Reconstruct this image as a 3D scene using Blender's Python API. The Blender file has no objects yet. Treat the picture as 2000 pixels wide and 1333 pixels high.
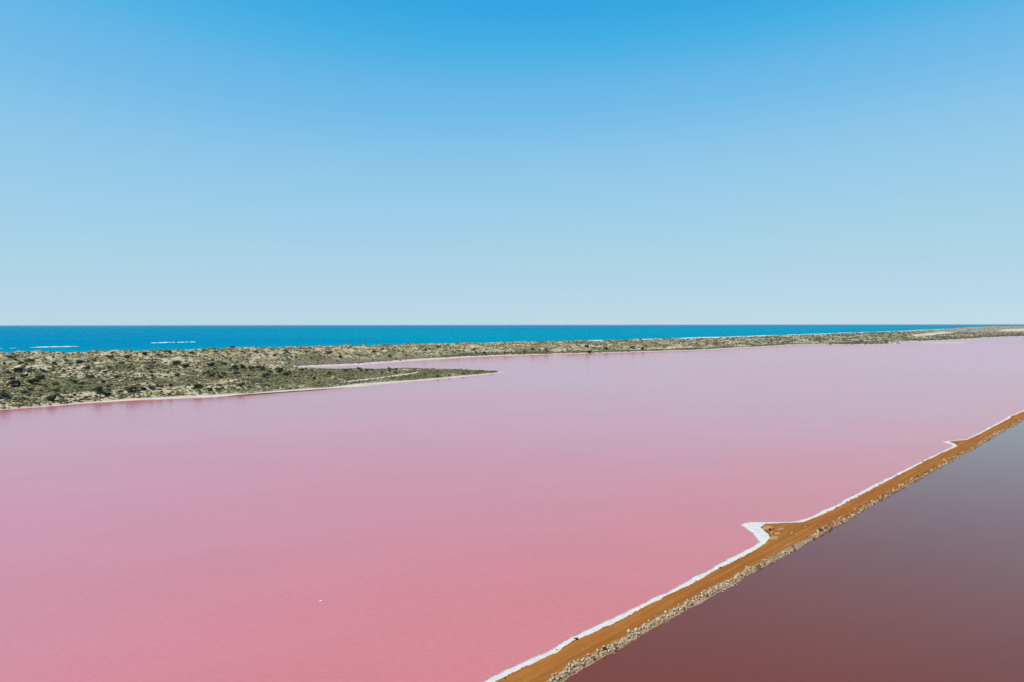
import bpy, bmesh, math, random
import numpy as np
from mathutils import Matrix, Vector

# ------------------------------------------------------------------ camera, sky, sun, exposure
scene = bpy.context.scene
COL = scene.collection
CAM_H = 50.0
FPX = 1351.0                                   # focal length in pixels of the 2000 px wide photograph
PITCH = math.atan(31.5 / FPX)
ROLL = math.radians(-0.065)
cam_d = bpy.data.cameras.new("camera")
cam_d.sensor_width = 36.0
cam_d.lens = 36.0 * FPX / 2000.0
cam_d.clip_start = 0.5
cam_d.clip_end = 900000.0
cam = bpy.data.objects.new("camera", cam_d)
COL.objects.link(cam)
CAM_R = Matrix.Rotation(math.pi / 2 - PITCH, 3, 'X') @ Matrix.Rotation(ROLL, 3, 'Z')
cam.matrix_world = Matrix.Translation((0, 0, CAM_H)) @ CAM_R.to_4x4()
scene.camera = cam

SUN_EL = math.radians(56)
SUN_AZ = math.radians(-125)                     # from +Y (view direction) towards +X; negative = left
world = bpy.data.worlds.new("World")
scene.world = world
world.use_nodes = True
wn, wl = world.node_tree.nodes, world.node_tree.links
wn.clear()
w_out = wn.new("ShaderNodeOutputWorld")
w_bg = wn.new("ShaderNodeBackground")
w_sky = wn.new("ShaderNodeTexSky")
w_sky.sky_type = 'NISHITA'
w_sky.sun_disc = False
w_sky.sun_elevation = SUN_EL
w_sky.sun_rotation = SUN_AZ
w_sky.altitude = 50
w_sky.air_density = 0.7
w_sky.dust_density = 0.0
w_sky.ozone_density = 10.0
# the photograph's saturated colour rendition of the same clear sky: one monotonic tone curve per channel, in all directions alike
w_sc = wn.new("ShaderNodeVectorMath"); w_sc.operation = 'SCALE'; w_sc.inputs["Scale"].default_value = 0.1
w_cv = wn.new("ShaderNodeRGBCurve")
w_up = wn.new("ShaderNodeVectorMath"); w_up.operation = 'SCALE'; w_up.inputs["Scale"].default_value = 10.0
CURVES = [[(0, 0), (0.030, 0.0), (0.050, 0.026), (0.070, 0.150), (0.12, 0.325), (0.28, 0.455), (0.47, 0.50), (1, 0.66)],
          [(0, 0), (0.06, 0.06), (0.085, 0.16), (0.118, 0.375), (0.156, 0.49), (0.25, 0.605), (0.485, 0.665), (0.62, 0.682), (1, 0.80)],
          [(0, 0), (0.15, 0.13), (0.21, 0.38), (0.285, 0.745), (0.36, 0.80), (0.52, 0.815), (0.70, 0.79), (1, 0.84)]]
for ci, cps in enumerate(CURVES):
    cur = w_cv.mapping.curves[ci]
    cur.points[0].location = cps[0]; cur.points[1].location = cps[-1]
    for cp in cps[1:-1]: cur.points.new(*cp)
w_cv.mapping.update()
w_bg.inputs["Strength"].default_value = 0.1
wl.new(w_sky.outputs[0], w_sc.inputs[0]); wl.new(w_sc.outputs[0], w_cv.inputs["Color"])
wl.new(w_cv.outputs[0], w_up.inputs[0]); wl.new(w_up.outputs[0], w_bg.inputs["Color"])
wl.new(w_bg.outputs[0], w_out.inputs["Surface"])

sun_d = bpy.data.lights.new("sun", 'SUN')
sun_d.energy = 3.9
sun_d.angle = math.radians(0.53)
sun_d.color = (1.0, 0.905, 0.79)
sun = bpy.data.objects.new("sun", sun_d)
COL.objects.link(sun)
sdir = Vector((math.sin(SUN_AZ) * math.cos(SUN_EL), math.cos(SUN_AZ) * math.cos(SUN_EL), math.sin(SUN_EL)))
sun.rotation_euler = sdir.to_track_quat('Z', 'Y').to_euler()
sun.location = sdir * 500

scene.view_settings.view_transform = 'Standard'
scene.view_settings.look = 'None'
scene.view_settings.exposure = 0.0
scene.view_settings.gamma = 1.0
scene.render.engine = 'CYCLES'
scene.cycles.max_bounces = 5
scene.cycles.volume_bounces = 0
scene.cycles.use_denoising = False              # the slight sampling grain stands in for the photograph's film grain

rng = np.random.default_rng(7)
random.seed(7)

# ------------------------------------------------------------------ helpers
ORD = ["first", "second", "third", "fourth", "fifth", "sixth", "seventh", "eighth", "ninth", "tenth", "eleventh", "twelfth", "thirteenth", "fourteenth", "fifteenth",
       "sixteenth", "seventeenth", "eighteenth", "nineteenth", "twentieth"]
def ray(px, py):
    d = CAM_R @ Vector((px - 1000.0, -(py - 666.5), -FPX))
    return d

def at(px, py, z=0.0):
    """where the line of sight through a pixel of the photograph meets the level z"""
    d = ray(px, py)
    t = (z - CAM_H) / d.z
    return (d.x * t, d.y * t)

def pts(lst, z=0.0):
    return np.array([at(a, b, z) for a, b in lst])

_perm = np.random.default_rng(3).permutation(256)
_ang = np.random.default_rng(5).random(256) * 2 * np.pi
_gx, _gy = np.cos(_ang), np.sin(_ang)
def pn(x, y, seed=0):
    x = np.asarray(x, float) + seed * 17.31; y = np.asarray(y, float) - seed * 9.77
    xi = np.floor(x).astype(int); yi = np.floor(y).astype(int)
    xf = x - xi; yf = y - yi
    def g(ix, iy, dx, dy):
        k = _perm[(_perm[ix & 255] + iy) & 255]
        return _gx[k] * dx + _gy[k] * dy
    u = xf * xf * xf * (xf * (xf * 6 - 15) + 10); v = yf * yf * yf * (yf * (yf * 6 - 15) + 10)
    a = g(xi, yi, xf, yf); b = g(xi + 1, yi, xf - 1, yf)
    c = g(xi, yi + 1, xf, yf - 1); d = g(xi + 1, yi + 1, xf - 1, yf - 1)
    return ((a + (b - a) * u) * (1 - v) + (c + (d - c) * u) * v) * 1.5

def ss(a, b, x):
    t = np.clip((x - a) / (b - a), 0, 1)
    return t * t * (3 - 2 * t)

def dist_poly(P, line):
    """unsigned distance of points P to an open polyline"""
    best = np.full(len(P), 1e18)
    for a, b in zip(line[:-1], line[1:]):
        ab = b - a
        L = float(ab @ ab) + 1e-12
        t = np.clip(((P - a) @ ab) / L, 0, 1)
        q = P - a - t[:, None] * ab
        best = np.minimum(best, (q * q).sum(1))
    return np.sqrt(best)

def inside(P, poly):
    x, y = P[:, 0], P[:, 1]
    r = np.zeros(len(P), bool)
    n = len(poly)
    for i in range(n):
        x1, y1 = poly[i]; x2, y2 = poly[(i + 1) % n]
        if y1 == y2: continue
        c = ((y1 > y) != (y2 > y)) & (x < (x2 - x1) * (y - y1) / (y2 - y1) + x1)
        r ^= c
    return r

def sdist(P, poly):
    d = dist_poly(P, np.vstack([poly, poly[:1]]))
    return np.where(inside(P, poly), d, -d)

def make_mesh(name, V, Fq, attrs=None, smooth=True):
    V = np.ascontiguousarray(V, dtype=np.float32); Fq = np.ascontiguousarray(Fq, dtype=np.int32)
    k = Fq.shape[1]
    me = bpy.data.meshes.new(name)
    me.vertices.add(len(V)); me.vertices.foreach_set("co", V.ravel())
    me.loops.add(Fq.size); me.loops.foreach_set("vertex_index", Fq.ravel())
    me.polygons.add(len(Fq)); me.polygons.foreach_set("loop_start", np.arange(0, Fq.size, k, dtype=np.int32))
    me.polygons.foreach_set("use_smooth", np.full(len(Fq), bool(smooth)))
    me.update(calc_edges=True)
    for n_, val in (attrs or {}).items():
        at_ = me.attributes.new(n_, 'FLOAT', 'POINT')
        at_.data.foreach_set("value", np.ascontiguousarray(val, dtype=np.float32))
    return me

def grid_faces(nu, nv, keep=None):
    i = np.arange(nu - 1)[:, None] * nv + np.arange(nv - 1)[None, :]
    Fq = np.stack([i, i + nv, i + nv + 1, i + 1], -1).reshape(-1, 4)
    if keep is not None:
        Fq = Fq[keep[Fq].any(1)]
    return Fq

def compact(V, Fq, attrs):
    used = np.unique(Fq)
    remap = np.full(len(V), -1); remap[used] = np.arange(len(used))
    return V[used], remap[Fq], {k: v[used] for k, v in attrs.items()}

def add_obj(name, me, mat, label=None, cat=None, group=None, kind=None, parent=None):
    o = bpy.data.objects.new(name, me)
    COL.objects.link(o)
    if mat is not None and len(me.materials) == 0:
        me.materials.append(mat)
    if label: o["label"] = label
    if cat: o["category"] = cat; o["kind"] = "thing"
    if group: o["group"] = group
    if kind: o["kind"] = kind
    if parent: o.parent = parent
    return o

class NT:
    """tiny node-tree writer"""
    def __init__(self, name):
        self.m = bpy.data.materials.new(name); self.m.use_nodes = True
        self.n = self.m.node_tree.nodes; self.l = self.m.node_tree.links
        self.n.clear()
        self.out = self.n.new("ShaderNodeOutputMaterial")
        self.b = self.n.new("ShaderNodeBsdfPrincipled")
        self.l.new(self.b.outputs[0], self.out.inputs["Surface"])
        self.pos = self.n.new("ShaderNodeNewGeometry").outputs["Position"]
    def set(self, sock, v):
        if isinstance(v, (int, float)): sock.default_value = v
        elif isinstance(v, tuple): sock.default_value = (*v, 1.0) if len(v) == 3 and sock.type == 'RGBA' else v
        else: self.l.new(v, sock)
    def noise(self, scale, detail=3, rough=0.5, vec=None, dist=0.0):
        n = self.n.new("ShaderNodeTexNoise")
        n.inputs["Scale"].default_value = scale; n.inputs["Detail"].default_value = detail
        n.inputs["Roughness"].default_value = rough; n.inputs["Distortion"].default_value = dist
        self.l.new(vec if vec is not None else self.pos, n.inputs["Vector"])
        return n.outputs["Fac"]
    def mapping(self, rot=(0, 0, 0), scale=(1, 1, 1)):
        n = self.n.new("ShaderNodeMapping"); n.vector_type = 'TEXTURE'
        n.inputs["Rotation"].default_value = rot; n.inputs["Scale"].default_value = scale
        self.l.new(self.pos, n.inputs["Vector"])
        return n.outputs[0]
    def math(self, op, a, b=0.0, clamp=False):
        n = self.n.new("ShaderNodeMath"); n.operation = op; n.use_clamp = clamp
        self.set(n.inputs[0], a); self.set(n.inputs[1], b)
        return n.outputs[0]
    def mapr(self, v, a, b, c=0.0, d=1.0, smooth=True):
        n = self.n.new("ShaderNodeMapRange")
        n.interpolation_type = 'SMOOTHSTEP' if smooth else 'LINEAR'
        self.set(n.inputs["Value"], v)
        for k, x in (("From Min", a), ("From Max", b), ("To Min", c), ("To Max", d)): self.set(n.inputs[k], x)
        return n.outputs[0]
    def mix(self, f, a, b):
        n = self.n.new("ShaderNodeMix"); n.data_type = 'RGBA'
        self.set(n.inputs[0], f); self.set(n.inputs[6], a); self.set(n.inputs[7], b)
        return n.outputs[2]
    def attr(self, name):
        n = self.n.new("ShaderNodeAttribute"); n.attribute_name = name
        return n.outputs["Fac"]
    def objrand(self):
        return self.n.new("ShaderNodeObjectInfo").outputs["Random"]
    def bump(self, h, strength, dist):
        n = self.n.new("ShaderNodeBump")
        n.inputs["Strength"].default_value = strength; n.inputs["Distance"].default_value = dist
        self.l.new(h, n.inputs["Height"]); self.l.new(n.outputs[0], self.b.inputs["Normal"])
    def base(self, c): self.set(self.b.inputs["Base Color"], c)
    def rough(self, v): self.set(self.b.inputs["Roughness"], v)
    def spec(self, v): self.set(self.b.inputs["Specular IOR Level"], v)

# ------------------------------------------------------------------ materials
def water_material(name, col_a, col_b, shallow_col, rough, blotch, ior=1.33, warm_col=None):
    t = NT(name)
    st = t.mapping(rot=(0, 0, math.radians(20)), scale=(2.2, 1.0, 1.0))
    f = t.mapr(t.noise(blotch, 3, 0.55, st), 0.36, 0.64)
    c = t.mix(f, col_a, col_b)
    if shallow_col:
        sh = t.math('MULTIPLY', t.attr("shallow"), t.mapr(t.noise(0.02, 3), 0.3, 0.62, 0.35, 1.0))
        c = t.mix(sh, c, shallow_col)
    if warm_col:
        c = t.mix(t.attr("warm"), c, warm_col)
    # patchy brine: faint cloudy streaks of silt and finer mottling
    m1 = t.mapr(t.noise(0.055, 4, 0.6, st), 0.3, 0.7, 0.982, 1.018)
    m2 = t.mapr(t.noise(0.9, 3, 0.7), 0.3, 0.7, 0.965, 1.035)
    hs = t.n.new("ShaderNodeHueSaturation")
    t.l.new(c, hs.inputs["Color"]); t.l.new(t.math('MULTIPLY', m1, m2), hs.inputs["Value"])
    t.base(hs.outputs[0])
    t.rough(rough)
    t.b.inputs["IOR"].default_value = ior
    return t.m

M_LAGOON = water_material("pink_brine", (0.640, 0.212, 0.240), (0.650, 0.198, 0.205), (0.50, 0.09, 0.085), 0.17, 0.006, 1.335, (0.670, 0.185, 0.150))
M_POND = water_material("maroon_brine", (0.188, 0.038, 0.010), (0.202, 0.044, 0.013), None, 0.07, 0.012, 1.34)
M_OCEAN = water_material("sea_water", (0.0, 0.215, 0.372), (0.0, 0.238, 0.380), (0.0, 0.300, 0.375), 0.5, 0.0012)
M_OCEAN.node_tree.nodes["Principled BSDF"].inputs["Specular IOR Level"].default_value = 0.0

def terrain_material():
    t = NT("dune_scrub")
    veg = t.mix(t.mapr(t.noise(0.03, 4, 0.6), 0.35, 0.65), (0.190, 0.162, 0.060), (0.255, 0.212, 0.088))
    veg = t.mix(t.mapr(t.noise(0.22, 4, 0.65), 0.42, 0.68), veg, (0.115, 0.112, 0.050))
    veg = t.mix(t.mapr(t.noise(0.9, 3, 0.6), 0.55, 0.8, 0, 0.6), veg, (0.24, 0.215, 0.13))
    sand = t.mix(t.mapr(t.noise(0.35, 3), 0.35, 0.65), (0.50, 0.39, 0.24), (0.62, 0.505, 0.345))
    veg = t.mix(t.attr("dense"), veg, (0.085, 0.080, 0.045))
    # squiggles of bare sand between the scrub
    n1 = t.math('ABSOLUTE', t.math('SUBTRACT', t.noise(0.16, 4, 0.62, None, 0.6), 0.5))
    sq = t.math('SUBTRACT', t.math('MULTIPLY', t.attr("sandy"), 0.074), n1)
    fs = t.mapr(sq, -0.010, 0.014)
    c = t.mix(fs, veg, sand)
    marsh = t.mix(t.mapr(t.noise(0.12, 4, 0.6), 0.4, 0.6), (0.24, 0.195, 0.145), (0.16, 0.14, 0.10))
    c = t.mix(t.attr("marsh"), c, marsh)
    beach = t.mix(t.mapr(t.noise(0.08, 3), 0.35, 0.65), (0.60, 0.49, 0.375), (0.69, 0.585, 0.47))
    edge = t.math('ADD', t.attr("bare"), t.math('MULTIPLY', t.math('SUBTRACT', t.noise(0.25, 4, 0.6), 0.5), 0.5))
    c = t.mix(t.mapr(edge, 0.42, 0.58), c, beach)
    wrack = t.math('ADD', t.attr("wrack"), t.math('MULTIPLY', t.math('SUBTRACT', t.noise(0.2, 3), 0.5), 0.5))
    c = t.mix(t.mapr(wrack, 0.45, 0.65, 0, 0.8), c, (0.065, 0.055, 0.035))
    t.base(c); t.rough(0.9); t.spec(0.15)
    t.bump(t.noise(0.8, 4, 0.65), 0.6, 0.5)
    return t.m
M_DUNE = terrain_material()

def road_material():
    t = NT("orange_gravel")
    # wheel tracks run along the causeway, which lies about 45 degrees to the axes
    st = t.mapping(rot=(0, 0, math.radians(45.5)), scale=(18.0, 1.0, 1.0))
    c = t.mix(t.mapr(t.noise(0.9, 4, 0.6, st), 0.35, 0.66), (0.315, 0.103, 0.016), (0.430, 0.160, 0.030))
    c = t.mix(t.mapr(t.noise(0.35, 4, 0.6), 0.35, 0.7, 0, 0.55), c, (0.35, 0.115, 0.015))
    pale = t.math('MULTIPLY', t.mapr(t.noise(1.6, 3, 0.6, st), 0.60, 0.70), t.mapr(t.noise(0.09, 2), 0.5, 0.62))
    c = t.mix(t.math('MULTIPLY', pale, 0.65), c, (0.60, 0.36, 0.16))
    c = t.mix(t.mapr(t.noise(5.0, 3, 0.7), 0.55, 0.8, 0, 0.3), c, (0.26, 0.095, 0.02))
    tr = t.math('MULTIPLY', t.attr("track"), t.mapr(t.noise(0.5, 3, 0.6, st), 0.35, 0.6))
    c = t.mix(t.math('MULTIPLY', tr, 0.7), c, (0.285, 0.095, 0.016))
    # lime grit on the rubble slope, patchy dark brown along the crumbled edge, damp soil at the far pond waterline
    grit = t.math('ADD', t.attr("grit"), t.math('MULTIPLY', t.math('SUBTRACT', t.noise(1.8, 4, 0.65), 0.5), 0.9))
    gc = t.mix(t.mapr(t.noise(3.5, 3), 0.4, 0.62), (0.50, 0.36, 0.22), (0.33, 0.19, 0.085))
    c = t.mix(t.mapr(grit, 0.42, 0.6), c, gc)
    dk = t.math('ADD', t.attr("lip"), t.math('MULTIPLY', t.math('SUBTRACT', t.noise(0.9, 4, 0.7), 0.5), 1.3))
    c = t.mix(t.mapr(dk, 0.68, 0.9), c, (0.13, 0.062, 0.030))
    tan = t.math('ADD', t.attr("tan"), t.math('MULTIPLY', t.math('SUBTRACT', t.noise(1.2, 3), 0.5), 0.5))
    c = t.mix(t.mapr(tan, 0.45, 0.8, 0, 0.75), c, (0.47, 0.30, 0.165))
    t.base(c); t.rough(0.92); t.spec(0.15)
    t.bump(t.noise(2.5, 4, 0.7), 0.6, 0.08)
    return t.m
M_ROAD = road_material()

def salt_material():
    t = NT("salt_crust")
    c = t.mix(t.mapr(t.noise(0.7, 4, 0.6), 0.35, 0.7), (0.76, 0.725, 0.665), (0.65, 0.615, 0.56))
    c = t.mix(t.mapr(t.noise(3.0, 3, 0.6), 0.55, 0.75, 0, 0.45), c, (0.56, 0.51, 0.45))
    c = t.mix(t.mapr(t.noise(0.45, 4, 0.7), 0.56, 0.72, 0, 0.5), c, (0.60, 0.47, 0.36))
    wet = t.math('ADD', t.attr("wet"), t.math('MULTIPLY', t.math('SUBTRACT', t.noise(1.5, 3), 0.5), 0.6))
    c = t.mix(t.mapr(wet, 0.35, 1.0, 0, 0.92), c, (0.66, 0.30, 0.31))
    t.base(c); t.rough(0.6); t.spec(0.3)
    t.bump(t.noise(4.0, 4, 0.7), 0.4, 0.05)
    return t.m
M_SALT = salt_material()

def simple(name, ca, cb, scale=2.0, rough=0.9, rnd=0.0, bump=0.3, spec=0.15):
    t = NT(name)
    c = t.mix(t.mapr(t.noise(scale, 4, 0.6), 0.35, 0.65), ca, cb)
    if rnd:
        hs = t.n.new("ShaderNodeHueSaturation")
        t.set(hs.inputs["Value"], t.mapr(t.objrand(), 0, 1, 1 - rnd, 1 + rnd, False))
        t.l.new(c, hs.inputs["Color"]); c = hs.outputs[0]
    t.base(c); t.rough(rough); t.spec(spec)
    if bump: t.bump(t.noise(scale * 4, 3), bump, 0.05)
    return t.m
M_LIME = simple("limestone", (0.50, 0.345, 0.20), (0.64, 0.48, 0.31), 2.2, 0.9, 0.22)
M_DARKROCK = simple("dark_clod", (0.060, 0.032, 0.020), (0.10, 0.055, 0.032), 3.0, 0.95, 0.25)
M_LOG = simple("weathered_wood", (0.52, 0.36, 0.22), (0.62, 0.46, 0.30), 4.0, 0.85)
M_WHITE = simple("white_stone", (0.72, 0.66, 0.52), (0.80, 0.75, 0.62), 3.0, 0.8)
M_FOAM = simple("foam", (0.82, 0.84, 0.86), (0.74, 0.78, 0.82), 0.3, 0.7, 0, 0.2)
M_PINKSALT = simple("pink_salt_lump", (0.74, 0.56, 0.50), (0.80, 0.66, 0.60), 3.0, 0.7)
M_SHRUB = simple("shrub_leaves", (0.040, 0.048, 0.026), (0.062, 0.068, 0.034), 1.5, 0.85, 0.35, 0)

def clump_material():
    t = NT("low_scrub")
    k = t.attr("tone")
    c = t.mix(t.mapr(k, 0, 1, 0, 1, False), (0.058, 0.058, 0.028), (0.255, 0.220, 0.098))
    c = t.mix(t.mapr(t.noise(1.2, 3), 0.4, 0.7, 0, 0.5), c, (0.14, 0.132, 0.068))
    t.base(c); t.rough(0.9); t.spec(0.1)
    return t.m
M_CLUMP = clump_material()

# ------------------------------------------------------------------ frame of the coast: u runs along it, v seawards
E1 = np.array([0.72, 0.694]); E1 /= np.linalg.norm(E1)
E2 = np.array([-E1[1], E1[0]])
def uv2xy(u, v): return u[..., None] * E1 + v[..., None] * E2

# land outline -----------------------------------------------------
near_shore = pts([(-420, 832), (-200, 816), (0, 801), (70, 796), (157, 789), (262, 782.5), (350, 779), (430, 776), (500, 773), (560, 768), (620, 763.5),
                  (660, 760), (690, 757), (750, 750.5), (850, 742), (910, 736), (960, 731), (986, 728)])
back_shore = pts([(978, 726.6), (950, 725.3), (910, 723), (850, 721), (800, 720.5), (740, 721.5), (680, 721.5), (625, 720.5), (598, 719)])
channel = pts([(590, 717.8), (605, 716.6), (650, 715.2), (710, 712.3), (790, 706.5), (850, 702.3), (950, 696.5), (1050, 693.2)])
barrier = pts([(1100, 692), (1180, 690), (1260, 687.6), (1350, 685), (1400, 682.8), (1450, 679.5), (1475, 678.5), (1510, 676.5), (1550, 674.3), (1600, 673.8),
               (1680, 673.6), (1740, 672.8), (1762, 672), (1745, 670.2), (1712, 669.2), (1760, 668.2), (1830, 666), (1870, 664), (1930, 660), (2000, 657), (2080, 654), (2200, 651)])
lake_line = np.vstack([near_shore, back_shore, channel, barrier, uv2xy(np.array([9000.0, 16000.0]), np.array([700.0, 900.0]))])
coast = np.vstack([uv2xy(np.array([16000.0]), np.array([3300.0])),
                   pts([(1900, 641.5), (1780, 647.5), (1650, 652.6), (1480, 658.8), (1300, 664.2), (1165, 668.2)]),
                   np.array([(-300.0, 1560.0), (-750.0, 1135.0), (-1200.0, 770.0), (-2200.0, -60.0)])])
LAND = np.vstack([lake_line, coast])
PAN = pts([(660, 747), (690, 742.5), (730, 738), (790, 729.8), (816, 726.3), (812, 729.5), (770, 736), (730, 740), (690, 745.5), (670, 748)], 1.0)
MARSH = pts([(430, 713.5), (560, 708.5), (650, 704), (780, 700.5), (930, 696), (1010, 693.5), (950, 697.5), (850, 703), (790, 707.5), (710, 713), (600, 718), (500, 716.5)], 0.6)
FARBAR = pts([(1795, 669.6), (1870, 669.0), (1930, 670.2), (1960, 671.3), (1930, 671.9), (1870, 670.9), (1810, 670.6)])

# grid -------------------------------------------------------------
us = [-260.0]
while us[-1] < 15500:
    us.append(us[-1] + (2.0 if us[-1] < 650 else 2.0 + (us[-1] - 650) * 0.0042))
us = np.array(us)
NV = 430
ws = np.linspace(0, 1, NV)
vlo = np.full(len(us), 488.0)
vhi = 1400 + 0.17 * np.clip(us - 2500, 0, None)
UU = np.repeat(us[:, None], NV, 1)
VV = vlo[:, None] + (vhi - vlo)[:, None] * ws[None, :]
XY = uv2xy(UU, VV).reshape(-1, 2)
X, Y = XY[:, 0], XY[:, 1]
LAND_IN = inside(XY, LAND)
DL = dist_poly(XY, lake_line); DO = dist_poly(XY, coast)
D = np.where(LAND_IN, np.minimum(DL, DO), -np.minimum(DL, DO))
DPAN = sdist(XY, PAN); DMAR = sdist(XY, MARSH)
Uf, Vf = UU.ravel(), VV.ravel()

hum = np.clip(0.5 + 0.75 * pn(X / 55, Y / 55, 1) + 0.38 * pn(X / 24, Y / 24, 2), 0, 1.6)
ridge = 1 - np.abs(pn(X / 30, Y / 30, 3)) * 1.6
hum = hum * 0.75 + 0.35 * np.clip(ridge, 0, 1)
fine = 0.55 * pn(X / 11, Y / 11, 4) + 0.30 * pn(X / 5.5, Y / 5.5, 5)
# amplitude: low spit, taller barrier, foredune behind the beach, lower towards the north
pen = ss(760, 640, Vf)                                       # 1 on the near spit
north = np.interp(Uf, [-300, 150, 500, 900, 1400, 1800, 2600, 4000, 9000], [11.5, 11.0, 10.0, 9.0, 8.2, 6.2, 6.0, 7.0, 14])
PANLOW = 1 - 0.8 * ss(45, 12, -DPAN)
A = north * (1 - pen) + pen * np.interp(Uf, [-300, 120, 300, 420, 500], [6.2, 5.2, 3.2, 1.9, 0.6])
beachw = np.interp(Uf, [90, 150, 208, 260, 287, 385, 500], [1.8, 8, 16, 19, 16, 9, 5]) * (1 + 0.35 * pn(X / 30, Y / 30, 8))
beachw = np.where(Vf > 590, np.where((Uf > 300) | (Vf > 700), 9 + 6 * pn(X / 60, Y / 60, 9) + 14 * ss(1500, 1900, Uf) + 15 * ss(330, 430, Uf) * ss(1050, 850, Uf) * (Vf > 640), beachw), beachw)
beachw = np.clip(beachw, 0.5, 30)
A = A * PANLOW
inl = ss(0.0, 30.0, DL - beachw) * ss(25, 110, DO)
Hh = np.where(D > 0, 0.05 + 0.45 * ss(0, 8, D) + 0.35 * ss(0, 3, DL - beachw), np.clip(D * 0.06, -2.0, 0) - 0.02)
Hh = Hh + np.where(D > 0, 1, 0) * (inl * (A * hum + fine * (0.8 + 0.5 * (1 - pen)) * PANLOW) + 0.10 * fine * ss(0, 4, D))
flat = np.clip(ss(-6, 1, DPAN) + ss(-8, 4, DMAR), 0, 1)
Hh = np.where(D > 0, Hh * (1 - flat) + 0.55 * flat, Hh)
FB = sdist(XY, FARBAR)
Hh = np.where((D <= 0) & (FB > -8), np.maximum(Hh, np.clip(0.012 * FB, -0.5, 0.25)), Hh)
HG = Hh.reshape(len(us), NV)

def terrain_h(x, y):
    u = x * E1[0] + y * E1[1]; v = x * E2[0] + y * E2[1]
    i = np.clip(np.searchsorted(us, u) - 1, 0, len(us) - 2)
    fu = np.clip((u - us[i]) / (us[i + 1] - us[i]), 0, 1)
    lo = 488.0; hi = 1400 + 0.17 * np.clip(u - 2500, 0, None)
    w = np.clip((v - lo) / (hi - lo), 0, 0.99999) * (NV - 1)
    j = w.astype(int); fv = w - j
    return (HG[i, j] * (1 - fu) + HG[i + 1, j] * fu) * (1 - fv) + (HG[i, j + 1] * (1 - fu) + HG[i + 1, j + 1] * fu) * fv

bare = np.maximum(ss(1.5, -1.5, DL - beachw), ss(-1.5, 2.0, DPAN))
bare = np.maximum(bare, ss(75, 40, DO))
bare = np.where((D <= 0) & (FB > -8), 1, bare)
# bare dune sheet on the northern barrier
SHEET = pts([(1775, 657), (1800, 653), (1840, 649.5), (1870, 650.5), (1835, 654.5), (1800, 658)], 4.0)
SHEET2 = pts([(1940, 648), (1970, 645), (2030, 643), (2030, 646), (1980, 648.5)], 4.0)
DSH = np.maximum(sdist(XY, SHEET), sdist(XY, SHEET2))
bare = np.maximum(bare, ss(-25, 25, DSH + 30 * pn(X / 60, Y / 60, 12)))
wrack = ss(1.8, 0.4, np.abs(DL - beachw - 1.6)) * (Vf < 700) * ss(150, 230, Uf)
wrack = np.maximum(wrack, ss(9, 3, np.abs(DL - beachw - 8)) * (Vf > 700) * 0.8 * (Uf < 2100))
wrack = wrack * ss(1.5, -1.5, DPAN)
marsh = ss(-4, 3, DMAR) * 0.95
marsh = np.maximum(marsh, ss(14, 4, DL) * (Vf > 640) * (Uf < 500) * 0.6)
sand_band = 0.5 + 1.1 * pn(X / 70, Y / 70, 20) + 0.6 * pn(X / 28, Y / 28, 21)
sand_band = sand_band + 1.0 * ss(70, 15, DL) * ss(330, 200, Uf) * pen - 0.45 * ss(250, 480, Uf) * pen
sand_band = sand_band + (0.18 - 0.10 * ss(1500, 2600, Uf)) * (1 - pen) + 0.5 * ss(0.55, 1.1, hum)
sandy = np.clip(sand_band * 0.82, 0.05, 1.2)
dense = 0.75 * ss(900, 1700, Uf)
ATT = {"dense": dense, "sandy": sandy, "bare": bare, "wrack": wrack, "marsh": marsh}
V3 = np.column_stack([X, Y, Hh])
keep = (D > -22) | (FB > -8)
Fq = grid_faces(len(us), NV, keep)
V3c, Fqc, ATTc = compact(V3, Fq, ATT)
dunes = add_obj("dune_terrain", make_mesh("dune_terrain", V3c, Fqc, ATTc), M_DUNE, kind="structure",
                label="scrub covered sand dunes between the pink lagoon and the blue sea")

# ------------------------------------------------------------------ causeway outlines (from the photograph, on the ground)
outer = [(944, 1333), (994, 1309.6), (1042, 1285.6), (1082, 1264.8), (1114, 1246.4), (1154, 1228), (1226, 1193.6), (1250, 1182.8), (1310, 1152.8), (1355, 1129.5),
         (1408, 1101), (1445, 1081.5), (1484.4, 1060.5), (1478.8, 1050), (1466, 1038.8), (1455, 1030.4), (1446, 1026), (1453.6, 1022), (1476, 1020.2), (1518, 1020.4),
         (1546, 1019.4), (1560, 1017.4), (1574, 1013.6), (1602, 1002), (1630, 988), (1651, 977), (1705, 948.5), (1750, 926.5), (1794.6, 904.2), (1826.5, 888.8), (1861, 872.3),
         (1858, 868), (1840.6, 863.4), (1858.4, 860.8), (1889, 857.6), (1909.4, 847), (1941, 830.4), (1965.6, 817), (1970.7, 815.7), (1965.6, 813.8), (1972, 812.8),
         (1979.6, 810.4), (2000, 800.4), (2060, 771)]
inner = [(967, 1333), (1020, 1306.5), (1058, 1289.5), (1090, 1274.2), (1122, 1252.5), (1138, 1246.5), (1202, 1217.5), (1250, 1192), (1295, 1168.5), (1347.5, 1143), (1400, 1114.5),
         (1445, 1092), (1476, 1075), (1498.4, 1059), (1504, 1050), (1498.4, 1041.6), (1488.6, 1034.6), (1486, 1030.4), (1494, 1024.8), (1532, 1023.4), (1567, 1021.8), (1595, 1011.2),
         (1616, 1001.8), (1644, 988.6), (1660, 978.8), (1720, 947.3), (1772.5, 920), (1803.6, 903.4), (1839, 886), (1871, 871.8), (1866, 867.4), (1853.3, 863.8), (1887.8, 860.3), (1913, 849),
         (1954, 827), (1974.5, 816.5), (1974.5, 813.6), (1982, 811.9), (2000, 803.7), (2060, 774.2)]
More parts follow.
